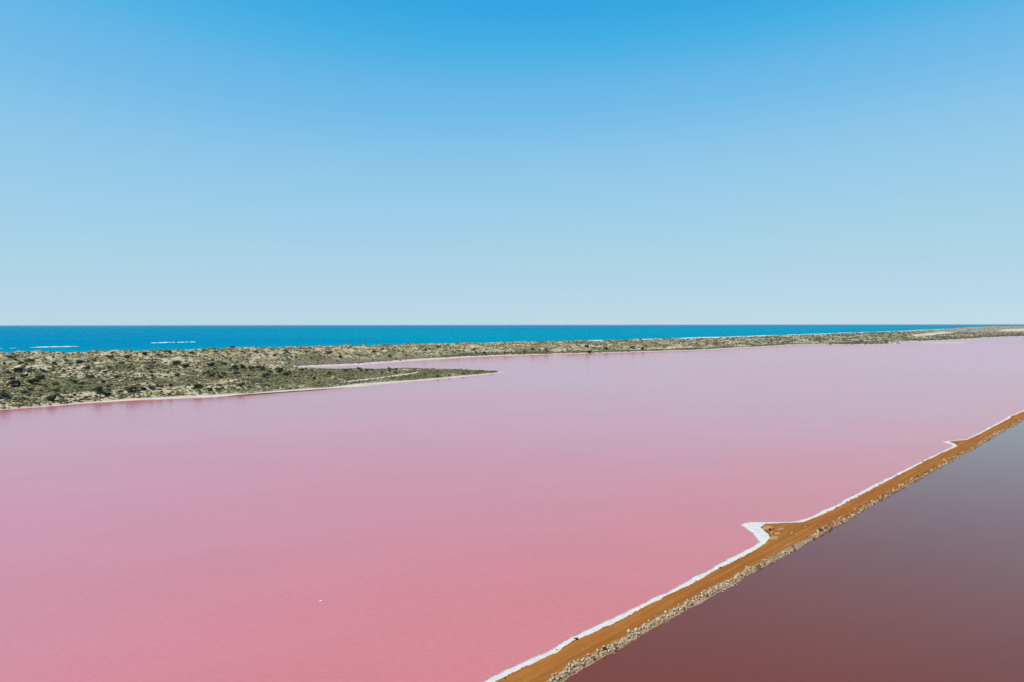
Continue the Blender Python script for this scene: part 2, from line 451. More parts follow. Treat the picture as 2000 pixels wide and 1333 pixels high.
right = [(1098, 1333), (1138, 1306), (1186, 1282), (1218, 1265), (1250, 1243.5), (1307, 1210.5), (1355, 1185), (1400, 1159.5), (1445, 1136.5), (1462, 1124), (1504, 1103), (1532, 1086.4),
         (1567, 1066.8), (1602, 1046), (1630, 1030), (1660, 1013.5), (1705, 986), (1750, 962), (1795, 936.5), (1825, 920), (1865, 898.6), (1903, 877), (1941, 854), (2000, 821), (2060, 790)]
outer_w, inner_w, right_w = pts(outer), pts(inner, 0.1), pts(right)
def extend(line, back=60.0, fwd=700.0):
    dv = np.array([0.70, 0.714])
    return np.vstack([line[:1] - dv * back, line, line[-1:] + dv * fwd])
outer_w, inner_w, right_w = extend(outer_w), extend(inner_w), extend(right_w)
ROAD = np.vstack([inner_w, right_w[::-1]])
SALT = np.vstack([outer_w, right_w[::-1]])
C1 = (right_w[-2] - right_w[1]); C1 /= np.linalg.norm(C1)
C2 = np.array([-C1[1], C1[0]])
ORG = right_w[1]
cu = [-55.0]
while cu[-1] < 1050:
    cu.append(cu[-1] + (0.3 if cu[-1] < 60 else 0.3 + (cu[-1] - 60) * 0.0042))
cu = np.array(cu)
cv = np.arange(-7.0, 31.0, 0.27)
GX = ORG + cu[:, None, None] * C1 + cv[None, :, None] * C2
P = GX.reshape(-1, 2)
dr = sdist(P, ROAD)
dleft = dist_poly(P, inner_w); dright = dist_poly(P, right_w)
insr = dr > 0
sl = np.where(insr, dleft, -np.minimum(dleft, 1e9))           # signed distance from the salt-side edge
sl = np.where(~insr & (dright < dleft), 5.0, sl)
sr = np.where(insr, dright, np.where(dright < dleft, -dright, 5.0))
x_, y_ = P[:, 0], P[:, 1]
rag = 0.22 * pn(x_ / 1.3, y_ / 1.3, 30) + 0.12 * pn(x_ / 0.5, y_ / 0.5, 31) + 0.25 * pn(x_ / 6, y_ / 6, 32)
slr = sl + rag * 0.7; srr = sr + rag * 0.6
zl = -0.25 + 0.68 * ss(-0.35, 0.30, slr) + 0.30 * ss(0.3, 2.2, slr)
zr = -0.6 + 0.6 * ss(-0.9, 0.0, srr) + 0.72 * ss(0.0, 1.5, srr)
zc = np.minimum(zl, zr) + 0.03 * pn(x_ / 0.9, y_ / 0.9, 33) + 0.05 * pn(x_ / 4, y_ / 4, 34)
grit = ss(1.55, 0.7, sr) * 1.0
lip = ss(0.75, 0.1, np.abs(sl - 0.05))
far_ = (P - ORG) @ C1
lip = np.maximum(lip, 0.8 * ss(0.40, 0.05, np.abs(sr - 0.05)) * ss(40, 90, far_))
grit = grit * (1 - 0.55 * ss(60, 110, far_))
track = np.clip(np.exp(-((sr - 2.35) / 0.33) ** 2) + np.exp(-((sr - 4.1) / 0.33) ** 2), 0, 1)
tip_c = np.array(at(1500, 1047, 0.3)); tip_d = np.hypot(x_ - tip_c[0], y_ - tip_c[1])
def blob(px, py, ru, rv):
    c_ = np.array(at(px, py, 0.5)); q_ = np.column_stack([x_ - c_[0], y_ - c_[1]])
    return ss(1.3, 0.3, np.hypot(q_ @ C1 / ru, q_ @ C2 / rv) + 0.35 * pn(x_ / 1.2, y_ / 1.2, 36))
tan_a = np.maximum.reduce([blob(1511, 1051, 1.6, 2.2), 0.8 * blob(1497, 1031, 2.2, 2.2), 0.85 * blob(1525, 1035, 2.4, 0.7)])
V3 = np.column_stack([x_, y_, zc])
ZC = zc.reshape(len(cu), len(cv))
def causeway_h(x, y):
    q = np.column_stack([np.atleast_1d(x), np.atleast_1d(y)]) - ORG
    a, b = q @ C1, q @ C2
    i = np.clip(np.searchsorted(cu, a) - 1, 0, len(cu) - 2)
    fa = np.clip((a - cu[i]) / (cu[i + 1] - cu[i]), 0, 1)
    w = np.clip((b - cv[0]) / 0.27, 0, len(cv) - 1.001); j = w.astype(int); fb = w - j
    return (ZC[i, j] * (1 - fa) + ZC[i + 1, j] * fa) * (1 - fb) + (ZC[i, j + 1] * (1 - fa) + ZC[i + 1, j + 1] * fa) * fb
keep = (dr > -1.3)
Fq = grid_faces(len(cu), len(cv), keep)
a, b, c = compact(V3, Fq, {"grit": grit, "lip": lip, "tan": tan_a, "track": track})
add_obj("causeway", make_mesh("causeway", a, b, c), M_ROAD, kind="structure",
        label="narrow orange gravel causeway crossing the pink lagoon diagonally")
# salt crust: a thin shelf that dips below the water along its outer edge
ds = sdist(P, SALT)
do_ = dist_poly(P, outer_w)
so = np.where(ds > 0, do_, -do_) - 0.24 + 0.36 * pn(x_ / 7.0, y_ / 7.0, 44) + 0.20 * pn(x_ / 2.0, y_ / 2.0, 40) + 0.08 * pn(x_ / 0.6, y_ / 0.6, 41)
zs = np.where(so > 0, 0.015 + 0.10 * ss(0, 0.8, so), np.where(so > -0.45, 0.006 + 0.009 * np.clip(1 + so / 0.45, 0, 1), 0.2 * (so + 0.42))) + 0.012 * pn(x_ / 0.5, y_ / 0.5, 42) * ss(0.1, 0.5, so) \
     + 0.02 * np.clip(1 - np.abs(pn(x_ / 3, y_ / 3, 43)) * 5, 0, 1) * ss(0.4, 1.5, so)
keep = (so > -0.9) & (sl < 0.9) & (sr > 2.0)
Fq = grid_faces(len(cu), len(cv), keep)
a, b, c = compact(np.column_stack([x_, y_, zs]), Fq, {"wet": ss(0.30, -0.42, so)})
add_obj("salt_crust", make_mesh("salt_crust", a, b, c), M_SALT, kind="structure",
        label="white salt crust lining the lagoon side of the causeway")

# ------------------------------------------------------------------ water sheets (all at z = 0, side by side)
mid = (right_w + C2 * 3.0)
mid_uv = np.column_stack([mid @ E1, mid @ E2])
def mid_v(u): return np.interp(u, mid_uv[:, 0], mid_uv[:, 1])
def water_grid(name, ug, vfun_lo, vfun_hi, nv, mat, attr_fn, label, power=1.0):
    w = np.linspace(0, 1, nv) ** power
    lo, hi = vfun_lo(ug), vfun_hi(ug)
    VVw = lo[:, None] + (hi - lo)[:, None] * w[None, :]
    xy = uv2xy(np.repeat(ug[:, None], nv, 1), VVw).reshape(-1, 2)
    V = np.column_stack([xy, np.zeros(len(xy))])
    me = make_mesh(name, V, grid_faces(len(ug), nv), attr_fn(xy), smooth=False)
    return add_obj(name, me, mat, label=label, kind="structure")
ug = [-2500.0, -1500.0, -800.0, -400.0]
while ug[-1] < 22000: ug.append(ug[-1] + (8.0 if ug[-1] < 700 else 8.0 + (ug[-1] - 700) * 0.02))
ug = np.array(ug)
lake_hi = lambda u: np.interp(u, [-2500, 0, 300, 700, 2500, 22000], [640, 640, 700, 950, 950, 2000])
def lag_sh(xy):
    d = dist_poly(xy, lake_line)
    u = xy @ E1
    a = ss(34, 0, d) * np.interp(u, [-300, 60, 200, 300, 380], [1, 1, 0.85, 0.35, 0.0])
    # the brine turns from mauve to salmon towards the salty causeway margin
    off = xy @ E2 - mid_v(u)
    return {"shallow": a, "warm": 0.5 * ss(85, 0, off + 25 * pn(xy[:, 0] / 90, xy[:, 1] / 90, 90))}
water_grid("lagoon_water", ug, mid_v, lake_hi, 150, M_LAGOON, lag_sh, "broad pink salt lagoon left of the orange causeway")
water_grid("pond_water", ug, lambda u: np.full(len(u), -2500.0) - 0.5 * np.clip(u, 0, None), mid_v, 12, M_POND, lambda xy: {"shallow": np.zeros(len(xy))},
           "maroon brine pond right of the orange causeway")
uo = np.concatenate([-np.geomspace(400000, 600, 30), np.arange(-500, 3000, 60.0), np.geomspace(3000, 400000, 70)])
sea_lo = lambda u: np.interp(u, [-400000, -600, 300, 700, 2500, 22000, 400000], [640, 640, 700, 950, 950, 2000, 26000])
def sea_sh(xy):
    return {"shallow": np.maximum(ss(600, 60, dist_poly(xy, coast)), 0.75 * ss(900, 1900, xy @ E1) * ss(5000, 900, dist_poly(xy, coast)))}
water_grid("sea_water", uo, sea_lo, lambda u: np.full(len(u), 400000.0), 120, M_OCEAN, sea_sh, "deep turquoise sea beyond the dunes", power=5.0)

# ------------------------------------------------------------------ haze
bmh = bmesh.new()
bmesh.ops.create_cube(bmh, size=1.0)
for v in bmh.verts:
    v.co = Vector((v.co.x * 1300000, v.co.y * 1300000, -6.0 if v.co.z < 0 else 60.0))
meh = bpy.data.meshes.new("haze"); bmh.to_mesh(meh); bmh.free()
mh = bpy.data.materials.new("haze_air"); mh.use_nodes = True
mh.node_tree.nodes.clear()
ho = mh.node_tree.nodes.new("ShaderNodeOutputMaterial"); hv = mh.node_tree.nodes.new("ShaderNodeVolumePrincipled")
hv.inputs["Color"].default_value = (0.80, 0.88, 0.96, 1)
hv.inputs["Density"].default_value = 6e-6
hv.inputs["Anisotropy"].default_value = 0.0
mh.node_tree.links.new(hv.outputs[0], ho.inputs["Volume"])
add_obj("haze", meh, mh, label="thin pale sea haze over the whole lagoon", kind="stuff")

# ------------------------------------------------------------------ shrubs
def shrub_mesh(seed):
    r = np.random.default_rng(seed)
    bm = bmesh.new()
    # short forking stems
    for k in range(4):
        a = r.random() * 6.28; l = 0.25 + 0.15 * r.random()
        p0 = Vector((0.05 * math.cos(a), 0.05 * math.sin(a), -0.15)); p1 = Vector((l * math.cos(a), l * math.sin(a), 0.32))
        q = Vector((-math.sin(a), math.cos(a), 0)) * 0.03
        vs = [bm.verts.new(c) for c in (p0 - q, p0 + q, p1 + q * .5, p1 - q * .5)]
        bm.faces.new(vs)
    lobes = [((r.random() - .5) * 0.62, (r.random() - .5) * 0.62, 0.24 + 0.20 * r.random(), 0.20 + 0.15 * r.random()) for _ in range(7)]
    for (lx, ly, lz, lr) in lobes:
        n = int(60 * (lr / 0.3) ** 2) + 10
        for _ in range(n):
            d = r.normal(size=3); d /= np.linalg.norm(d)
            if d[2] < -0.35: d[2] *= -0.6
            rad = lr * (0.72 + 0.36 * r.random())
            c = Vector((lx, ly, lz)) + Vector(d) * rad
            c.z = max(c.z, 0.01)
            t1 = Vector(d).cross(Vector(r.normal(size=3))).normalized(); t2 = Vector(d).cross(t1).normalized()
            nrm = Vector(d) * 0.5 * (r.random() - .2)
            s = 0.055 + 0.05 * r.random()
            vs = [bm.verts.new(c + t1 * s), bm.verts.new(c + t2 * s * 0.6 + nrm * s), bm.verts.new(c - t1 * s), bm.verts.new(c - t2 * s * 0.6 - nrm * s)]
            bm.faces.new(vs)
    me = bpy.data.meshes.new("coastal_shrub"); bm.to_mesh(me); bm.free()
    me.materials.append(M_SHRUB)
    return me
SHRUBS = [shrub_mesh(100 + k) for k in range(7)]

def hit_terrain(px, py):
    d = ray(px, py)
    t = np.arange(380.0, 3200.0, 0.8) / d.y
    x, y, z = d.x * t, d.y * t, CAM_H + d.z * t
    g = terrain_h(x, y)
    k = np.argmax(z < g)
    return (x[k], y[k], g[k]) if (z < g).any() else None

traced = [(22, 744, 10), (37, 727, 15), (45, 738, 13), (58, 727, 9), (84, 728, 8), (80, 741, 17), (58, 750, 15), (25, 756, 19), (70, 746, 11), (48, 770, 12), (8, 778, 17),
          (108, 768, 13), (102, 784, 17), (112, 755, 14), (188, 766, 17), (207, 774, 13), (213, 757, 9), (229, 739, 13), (258, 766, 19), (280, 763, 12), (296, 760, 11),
          (203, 728, 7), (270, 755, 8), (294, 729, 9), (460, 721, 14), (472, 719, 12), (490, 723, 15), (510, 723, 17), (437, 733, 12), (462, 732, 12), (418, 731, 7),
          (405, 730, 9), (415, 737, 12), (426, 737, 8), (413, 715, 13), (437, 713, 9), (470, 755, 11), (430, 765, 13), (487, 758, 10), (409, 764, 11), (519, 754, 9),
          (516, 738, 9), (346, 713, 15), (363, 718, 12), (343, 736, 11), (313, 757, 10), (333, 756, 10), (545, 727, 18), (560, 735, 15), (527, 729, 11), (520, 736, 12),
          (592, 725, 11), (608, 725, 9), (642, 733, 9), (386, 758, 17), (502, 690, 9), (537, 696, 8), (643, 692, 10), (155, 711, 13), (130, 706, 7), (175, 740, 15),
          (105, 712, 8), (170, 723, 11), (345, 735, 8), (344, 714, 11), (57, 709, 15), (20, 702, 11), (125, 727, 7), (40, 712, 10), (240, 712, 10), (250, 700, 11),
          (215, 700, 10), (285, 694, 10), (310, 698, 11), (330, 690, 9), (373, 692, 9), (420, 690, 8), (455, 680, 7), (560, 688, 9), (600, 690, 8), (665, 699, 8),
          (730, 690, 9), (760, 697, 8), (745, 684, 8), (830, 686, 8), (855, 680, 8), (925, 685, 9), (945, 690, 8), (1025, 690, 8), (1040, 684, 8), (1065, 686, 9),
          (1150, 690, 12), (1145, 679, 10), (1185, 684, 10), (1235, 681, 10), (1255, 683, 9), (830, 733, 9), (878, 735, 8), (855, 737, 8), (905, 732, 7), (705, 727, 9),
          (725, 725, 9), (745, 730, 8), (760, 722, 8), (780, 720, 9), (700, 722, 9), (720, 720, 9), (675, 726, 8), (140, 745, 9), (160, 760, 9), (75, 755, 9), (330, 772, 9)]
def shrub_words(x, y):
    u, v = x * E1[0] + y * E1[1], x * E2[0] + y * E2[1]
    if v < 640 and u > 330: return "dark green shrub on the thin grassy point of the spit", "shrubs on the spit's point"
    if v < 560: return "dark green shrub close to the spit's sandy lagoon shore at left", "shrubs by the spit's shore"
    if v < 760: return "rounded dark green shrub in the scrubby middle of the spit at left", "shrubs amid the spit"
    if v < 1000: return "dark shrub on the lagoon side of the long dune barrier", "shrubs on the barrier's lagoon side"
    return "small dark shrub on the dune crest that hides the sea's edge", "shrubs on the dune crest"
spots = []
for (px, py, w) in traced:
    h = hit_terrain(px, py)
    if h is None or h[2] < 0.3: continue
    spots.append((h[0], h[1], h[2], max(1.6, w * math.hypot(h[0], h[1]) / FPX)))
tries = 0
while len(spots) < 300 and tries < 30000:
    tries += 1
    px = rng.random() * 1500; py = 672 + rng.random() ** 1.1 * 118
    h = hit_terrain(px, py) if True else None
    if h is None: continue
    x, y, z = h
    p = np.array([[x, y]])
    if z < 1.1 or inside(p, PAN)[0] or inside(p, MARSH)[0] or dist_poly(p, lake_line)[0] < 9: continue
    if any((x - s[0]) ** 2 + (y - s[1]) ** 2 < 30 for s in spots): continue
    spots.append((x, y, z, 2.2 + 2.4 * rng.random() ** 2))
for i, (x, y, z, w) in enumerate(spots):
    lab, grp = shrub_words(x, y)
    o = add_obj("coastal_shrub", SHRUBS[i % len(SHRUBS)], None, lab, "shrub", grp)
    o.location = (x, y, z - 0.10)
    o.rotation_euler = (0, 0, rng.random() * 6.28)
    o.scale = (w, w * (0.8 + 0.4 * rng.random()), w * (0.62 + 0.22 * rng.random()))

# ------------------------------------------------------------------ low scrub cover, one mass
def clumps(n, urange, vrange, rmin, rmax, sides, dark=False):
    u = urange[0] + (urange[1] - urange[0]) * rng.random(n * 3); v = vrange[0] + (vrange[1] - vrange[0]) * rng.random(n * 3)
    xy = uv2xy(u, v)
    ok = inside(xy, LAND)
    dl = dist_poly(xy, lake_line); dov = dist_poly(xy, coast)
    ok &= (dl > np.interp(u, [90, 150, 208, 260, 287, 385, 500], [2.5, 9.5, 18, 21, 18, 10.5, 6.5])) & (dov > 60) & (sdist(xy, PAN) < -0.8) & ((sdist(xy, MARSH) < -2) | (rng.random(len(u)) < 0.12)) & ~inside(xy, SHEET)
    dens = 0.75 + 0.7 * pn(xy[:, 0] / 26, xy[:, 1] / 26, 50) - 0.35 * np.clip(pn(xy[:, 0] / 70, xy[:, 1] / 70, 20) * 1.5, 0, 1)
    ok &= rng.random(len(u)) < dens
    xy = xy[ok][:n]
    n = len(xy)
    z = terrain_h(xy[:, 0], xy[:, 1])
    r = rmin + (rmax - rmin) * rng.random(n) ** 2
    ht = r * (0.45 + 0.4 * rng.random(n))
    tone = np.clip(0.5 - 0.45 * ss(900, 1700, xy @ E1) + 0.5 * pn(xy[:, 0] / 40, xy[:, 1] / 40, 51) + 0.28 * rng.normal(size=n), 0, 1)
    if dark: tone = 0.12 * rng.random(n)
    a0 = rng.random(n) * 6.28
    rings = []
    for rr, zz in ((1.0, -0.15), (0.92, 0.45), (0.5, 0.92)):
        k = np.arange(sides)
        a = a0[:, None] + k[None] * 2 * np.pi / sides
        jr = rr * (0.75 + 0.5 * rng.random((n, sides)))
        rings.append(np.stack([xy[:, :1] + r[:, None] * jr * np.cos(a), xy[:, 1:] + r[:, None] * jr * np.sin(a),
                               z[:, None] + ht[:, None] * (zz + 0.18 * (rng.random((n, sides)) - .5))], -1))
    V = np.concatenate(rings, 1)                         # n, 3*sides, 3
    m = 3 * sides
    base = np.arange(n)[:, None] * m
    fs = []
    for lev in (0, 1):
        for k in range(sides):
            k2 = (k + 1) % sides
            fs.append(np.stack([base[:, 0] + lev * sides + k, base[:, 0] + lev * sides + k2, base[:, 0] + (lev + 1) * sides + k2, base[:, 0] + (lev + 1) * sides + k], -1))
    for k in range(1, sides - 1, 2):
        fs.append(np.stack([base[:, 0] + 2 * sides, base[:, 0] + 2 * sides + k, base[:, 0] + 2 * sides + k + 1, base[:, 0] + 2 * sides + (k + 2) % sides], -1))
    return V.reshape(-1, 3), np.concatenate(fs), np.repeat(tone, m)
sets = [clumps(27000, (-60, 560), (495, 800), 0.40, 1.6, 5), clumps(21000, (0, 1500), (760, 1300), 0.7, 2.4, 5), clumps(7000, (1500, 4500), (580, 1400), 1.6, 4.5, 5),
        clumps(2600, (-60, 560), (495, 800), 0.6, 1.7, 6, True), clumps(2200, (0, 1500), (760, 1300), 0.9, 2.3, 6, True)]
off = 0; Vs, Fs, Ts = [], [], []
for V, F_, T in sets:
    Vs.append(V); Fs.append(F_ + off); Ts.append(T); off += len(V)
add_obj("low_scrub", make_mesh("low_scrub", np.concatenate(Vs), np.concatenate(Fs), {"tone": np.concatenate(Ts)}), M_CLUMP,
        label="low olive grey scrub carpeting the dunes", kind="stuff")

# ------------------------------------------------------------------ rocks
def rock_mesh(seed, flat=0.75, name="limestone_boulder", mat=M_LIME, npts=13):
    r = np.random.default_rng(seed)
    bm = bmesh.new()
    for _ in range(npts):
        d = r.normal(size=3); d /= np.linalg.norm(d)
        d *= 0.42 + 0.16 * r.random()
        bm.verts.new((d[0] * 1.15, d[1] * 0.9, d[2] * flat))
    res = bmesh.ops.convex_hull(bm, input=bm.verts)
    bmesh.ops.delete(bm, geom=[v for v in bm.verts if not v.link_faces], context='VERTS')
    bmesh.ops.bevel(bm, geom=list(bm.edges), offset=0.035, segments=1, affect='EDGES')
    me = bpy.data.meshes.new(name); bm.to_mesh(me); bm.free()
    me.materials.append(mat)
    return me
ROCKS = [rock_mesh(200 + k, 0.6 + 0.08 * (k % 5)) for k in range(9)]

# points along the rubble slope
seg = np.linalg.norm(np.diff(right_w, axis=0), axis=1); cum = np.concatenate([[0], np.cumsum(seg)])
def along(s):
    i = np.clip(np.searchsorted(cum, s) - 1, 0, len(seg) - 1)
    f = (s - cum[i]) / seg[i]
    p = right_w[i] * (1 - f)[:, None] + right_w[i + 1] * f[:, None]
    return p
s_first = cum[1]                                  # where the frame cuts the causeway
N1 = 300
s = s_first - 1.5 + 62 * rng.random(1400) ** 1.15
offs = 0.32 + 0.55 * rng.random(1400) + 0.25 * np.abs(rng.normal(size=1400))
cand = along(s) + C2[None] * offs[:, None]
size = 0.20 + 0.5 * rng.random(1400) ** 2.5
placed = []
for (x, y), sz, of in sorted(zip(map(tuple, cand), size, offs), key=lambda q: -q[1]):
    if len(placed) >= N1: break
    if any((x - p[0]) ** 2 + (y - p[1]) ** 2 < (0.42 * (sz + p[2])) ** 2 for p in placed): continue
    placed.append((x, y, sz))
B_LABEL = "pale limestone boulder in the rubble bank along the causeway's pond side"
for i, (x, y, sz) in enumerate(placed):
    o = add_obj("limestone_boulder", ROCKS[i % len(ROCKS)], None, B_LABEL, "boulder", "limestone boulders along the causeway")
    o.location = (x, y, float(causeway_h(x, y)[0]) + sz * 0.16)
    o.rotation_euler = (rng.normal() * 0.35, rng.normal() * 0.35, rng.random() * 6.28)
    o.scale = (sz * (0.85 + 0.4 * rng.random()), sz, sz * (0.8 + 0.5 * rng.random()))

def joined_rocks(n, s0, s1, rmin, rmax, o0, o1, pw=1.0):
    sv = s0 + (s1 - s0) * rng.random(n) ** pw
    wob = 0.75 + 0.45 * pn(sv / 2.6, sv * 0 + 4.4, 80) + 0.3 * pn(sv / 0.9, sv * 0 + 1.4, 81)
    p = along(sv) + C2[None] * (o0 + (o1 - o0) * rng.random(n) * wob)[:, None] + C1[None] * rng.normal(size=n)[:, None] * 0.1
    z = causeway_h(p[:, 0], p[:, 1])
    # slumps and gaps: the stones thin out in stretches
    okr = pn(sv / 4.5, sv * 0 + 7.7, 83) + 0.5 * pn(sv / 1.4, sv * 0 + 2.2, 84) > -0.28 + 0.5 * (rng.random(n) - 0.5)
    p, z = p[okr], z[okr]; n = len(p)
    sz = rmin + (rmax - rmin) * rng.random(n) ** 3
    # angular eight-cornered chunks
    cube = np.array([(-1, -1, -1), (1, -1, -1), (1, 1, -1), (-1, 1, -1), (-1, -1, 1), (1, -1, 1), (1, 1, 1), (-1, 1, 1)]) * 0.36
    V = cube[None] * (0.6 + 0.7 * rng.random((n, 8, 3)))
    V = V * (sz[:, None, None] * (0.8 + 0.5 * rng.random((n, 1, 3))))
    a = rng.random(n) * 6.28; ca, sa = np.cos(a), np.sin(a)
    t = rng.normal(size=n) * 0.5; ct, st = np.cos(t), np.sin(t)
    x, y, zz = V[..., 0], V[..., 1], V[..., 2]
    y, zz = y * ct[:, None] - zz * st[:, None], y * st[:, None] + zz * ct[:, None]
    x, y = x * ca[:, None] - y * sa[:, None], x * sa[:, None] + y * ca[:, None]
    V = np.stack([x + p[:, :1], y + p[:, 1:], zz + (z + sz * 0.10)[:, None]], -1)
    q = np.array([(0, 3, 2, 1), (4, 5, 6, 7), (0, 1, 5, 4), (1, 2, 6, 5), (2, 3, 7, 6), (3, 0, 4, 7)])
    Fr = (np.arange(n)[:, None, None] * 8 + q[None]).reshape(-1, 4)
    return V.reshape(-1, 3), Fr, np.repeat(rng.random(n), 8)
def rubble_material():
    t = NT("lime_rubble")
    k = t.attr("tone")
    c = t.mix(k, (0.36, 0.23, 0.115), (0.64, 0.48, 0.31))
    c = t.mix(t.mapr(k, 0.16, 0.30, 1, 0), c, (0.10, 0.062, 0.036))
    c = t.mix(t.mapr(t.noise(6, 3), 0.4, 0.7, 0, 0.5), c, (0.46, 0.32, 0.18))
    t.base(c); t.rough(0.9); t.spec(0.15)
    return t.m
M_RUB = rubble_material()
parts = [joined_rocks(3400, s_first - 8, s_first + 75, 0.06, 0.42, 0.28, 1.2, 1.3), joined_rocks(1900, s_first + 55, s_first + 320, 0.12, 0.75, 0.0, 1.35),
         joined_rocks(700, s_first + 300, s_first + 760, 0.2, 0.9, 0.0, 1.5), joined_rocks(260, s_first - 5, s_first + 300, 0.05, 0.16, 1.9, 6.2)]
off = 0; Vs, Fs, Ts = [], [], []
for V, F_, T in parts:
    Vs.append(V); Fs.append(F_ + off); Ts.append(T); off += len(V)
add_obj("limestone_rubble", make_mesh("limestone_rubble", np.concatenate(Vs), np.concatenate(Fs), {"tone": np.concatenate(Ts)}, smooth=False), M_RUB,
        label="broken pale limestone rubble packed along the pond edge of the causeway", kind="stuff")

# larger slabs that stand out farther along the bank
for k, (px, py, w, h) in enumerate([(1612, 1036, 0.6, 0.8), (1620, 1033, 0.7, 0.9), (1631, 1026, 0.6, 0.7), (1650, 1018, 0.5, 0.6), (1659, 1010, 0.6, 0.7), (1666, 1006, 0.8, 1.0), (1746, 959, 1.0, 0.8), (1794, 934, 0.8, 0.8)]):
    x, y = at(px, py, 0.4)
    o = add_obj("limestone_slab", ROCKS[(k * 2 + 1) % 9], None, f"pale limestone slab in the rubble past the first spit, {ORD[k]} from the spit", "slab", "slabs in the far rubble")
    o.location = (x, y, max(0.05, float(causeway_h(x, y)[0])) + h * 0.25); o.scale = (w * 1.3, w * 0.8, h * 1.3); o.rotation_euler = (0.2, -0.3, 0.7 * k)

# dark clods on the salt edge -------------------------------------
CL = [rock_mesh(300 + k, 0.6, "dark_clod", M_DARKROCK, 11) for k in range(4)]
def surf_z(x, y): return max(0.1, float(causeway_h(x, y)[0]))
def put(name, me, px, py, size, label, cat, group=None, rz=0.0, sink=0.15, zz=None):
    x, y = at(px, py, 0.35 if zz is None else zz)
    o = add_obj(name, me, None, label, cat, group)
    z = surf_z(x, y) if zz is None else zz
    o.location = (x, y, z + size[2] * (0.5 - sink)); o.scale = size; o.rotation_euler = (0.1, 0.15, rz)
    return o
clod_spots = sorted([(1087.6, 1267, .3), (1359, 1133, .3), (1304, 1160.6, .3), (1407, 1111, .55), (1437, 1098, .45), (1678, 967, .45), (1661, 978, .5), (1655, 981, .5), (1634, 990.5, .6),
                                 (1644, 986.5, .5), (1706.5, 952.5, .5), (1718, 947, .7), (1752, 930, .6), (1803, 904, .9), (1738, 939, .6), (1617, 999, .5), (1019, 1306, .25), (1012, 1313.5, .25), (994, 1318, .3), (986, 1327, .3)], key=lambda q: -q[1])
for k, (px, py, w) in enumerate(clod_spots):
    put("earth_clod", CL[k % 4], px, py, (w * 1.5, w * 0.8, w * 0.8), f"small dark earth clod on the white salt strip, {ORD[k]} up from the picture's bottom", "clod", "dark clods along the salt strip", rz=0.7 + 0.4 * k)
put("earth_mound", CL[1], 1125, 1250.5, (1.0, 0.75, 0.65), "brown earth mound on the salt edge nearest the picture's bottom", "mound", rz=0.5)
bm = bmesh.new()                                   # hollow dark block at the top of the rubble
put("dark_boulder", rock_mesh(320, 0.8, "dark_boulder", M_DARKROCK, 12), 1180.5, 1271.5, (0.75, 0.7, 0.8), "large dark brown boulder at the top of the pale rubble bank", "boulder", rz=0.4)
bm.free()
put("dark_rock", CL[2], 1188, 1273, (0.3, 0.28, 0.28), "small black rock just right of the large dark boulder", "rock")
put("reddish_rock", rock_mesh(321, 0.7, "reddish_rock", simple("red_rock", (0.42, 0.15, 0.08), (0.5, 0.22, 0.12))), 1183, 1279.5, (0.45, 0.35, 0.3), "reddish rock at the waterline below the dark boulder", "rock", zz=0.02)
put("dark_slab", CL[3], 1603, 1038, (1.6, 1.2, 1.2), "dark brown rock on the rubble bank past the first salt spit", "rock", rz=0.3)

# things on the first spit ----------------------------------------
put("earth_block", CL[0], 1503, 1038.5, (1.25, 0.85, 0.95), "dark brown earth block at the tip of the first spit", "earth block", rz=0.6)
put("earth_lump", CL[2], 1510.5, 1038, (0.7, 0.55, 0.6), "smaller dark earth lump right of the earth block on the first spit", "earth lump", rz=1.6)
put("bark_piece", CL[1], 1509, 1044.6, (0.9, 0.5, 0.45), "black broken log butt beside the pale logs on the first spit", "log", rz=0.1)
def log_mesh(seed, length, r0, r1):
    r = np.random.default_rng(seed)
    bm = bmesh.new(); rings = []
    n, sd = 7, 9
    for i in range(n):
        t = i / (n - 1); rad = r0 + (r1 - r0) * t
        cx, cy = 0.06 * math.sin(3 * t + seed), 0.05 * math.cos(2.3 * t + seed)
        rings.append([bm.verts.new(((t - .5) * length, cy + rad * math.cos(k * 6.283 / sd) * (0.9 + .2 * r.random()), cx + rad * math.sin(k * 6.283 / sd) * (0.9 + .2 * r.random()))) for k in range(sd)])
    for a_, b_ in zip(rings[:-1], rings[1:]):
        for k in range(sd): bm.faces.new((a_[k], a_[(k + 1) % sd], b_[(k + 1) % sd], b_[k]))
    bm.faces.new(rings[0]); bm.faces.new(rings[-1][::-1])
    p = rings[3][0].co                                # stub of a branch
    st = [bm.verts.new(p + Vector((0.05 * math.cos(k * 1.57), 0.0, 0.05 * math.sin(k * 1.57)))) for k in range(4)]
    en = [bm.verts.new(p + Vector((0.12 + 0.03 * math.cos(k * 1.57), 0.22, 0.12 + 0.03 * math.sin(k * 1.57)))) for k in range(4)]
    for k in range(4): bm.faces.new((st[k], st[(k + 1) % 4], en[(k + 1) % 4], en[k]))
    bm.faces.new(en)
    bmesh.ops.recalc_face_normals(bm, faces=bm.faces)
    me = bpy.data.meshes.new("driftwood_log"); bm.to_mesh(me); bm.free(); me.materials.append(M_LOG)
    return me
for (px, py, rz, ln, lab) in [(1508.5, 1042.7, 0.95, 1.3, "pale driftwood log leaning against the dark block on the first spit"),
                              (1518, 1045, -0.25, 1.2, "short pale driftwood log lying right of the broken log butt")]:
    x, y = at(px, py, 0.5)
    o = add_obj("driftwood_log", log_mesh(int(px), ln, 0.17, 0.12), None, lab, "log")
    o.location = (x, y, surf_z(x, y) + 0.14); o.rotation_euler = (0, -0.08, rz)
put("white_stone", rock_mesh(330, 0.6, "white_stone", M_WHITE), 1546.5, 1046.3, (0.75, 0.6, 0.45), "cream white stone lying on the orange gravel behind the first spit", "stone", rz=0.4)
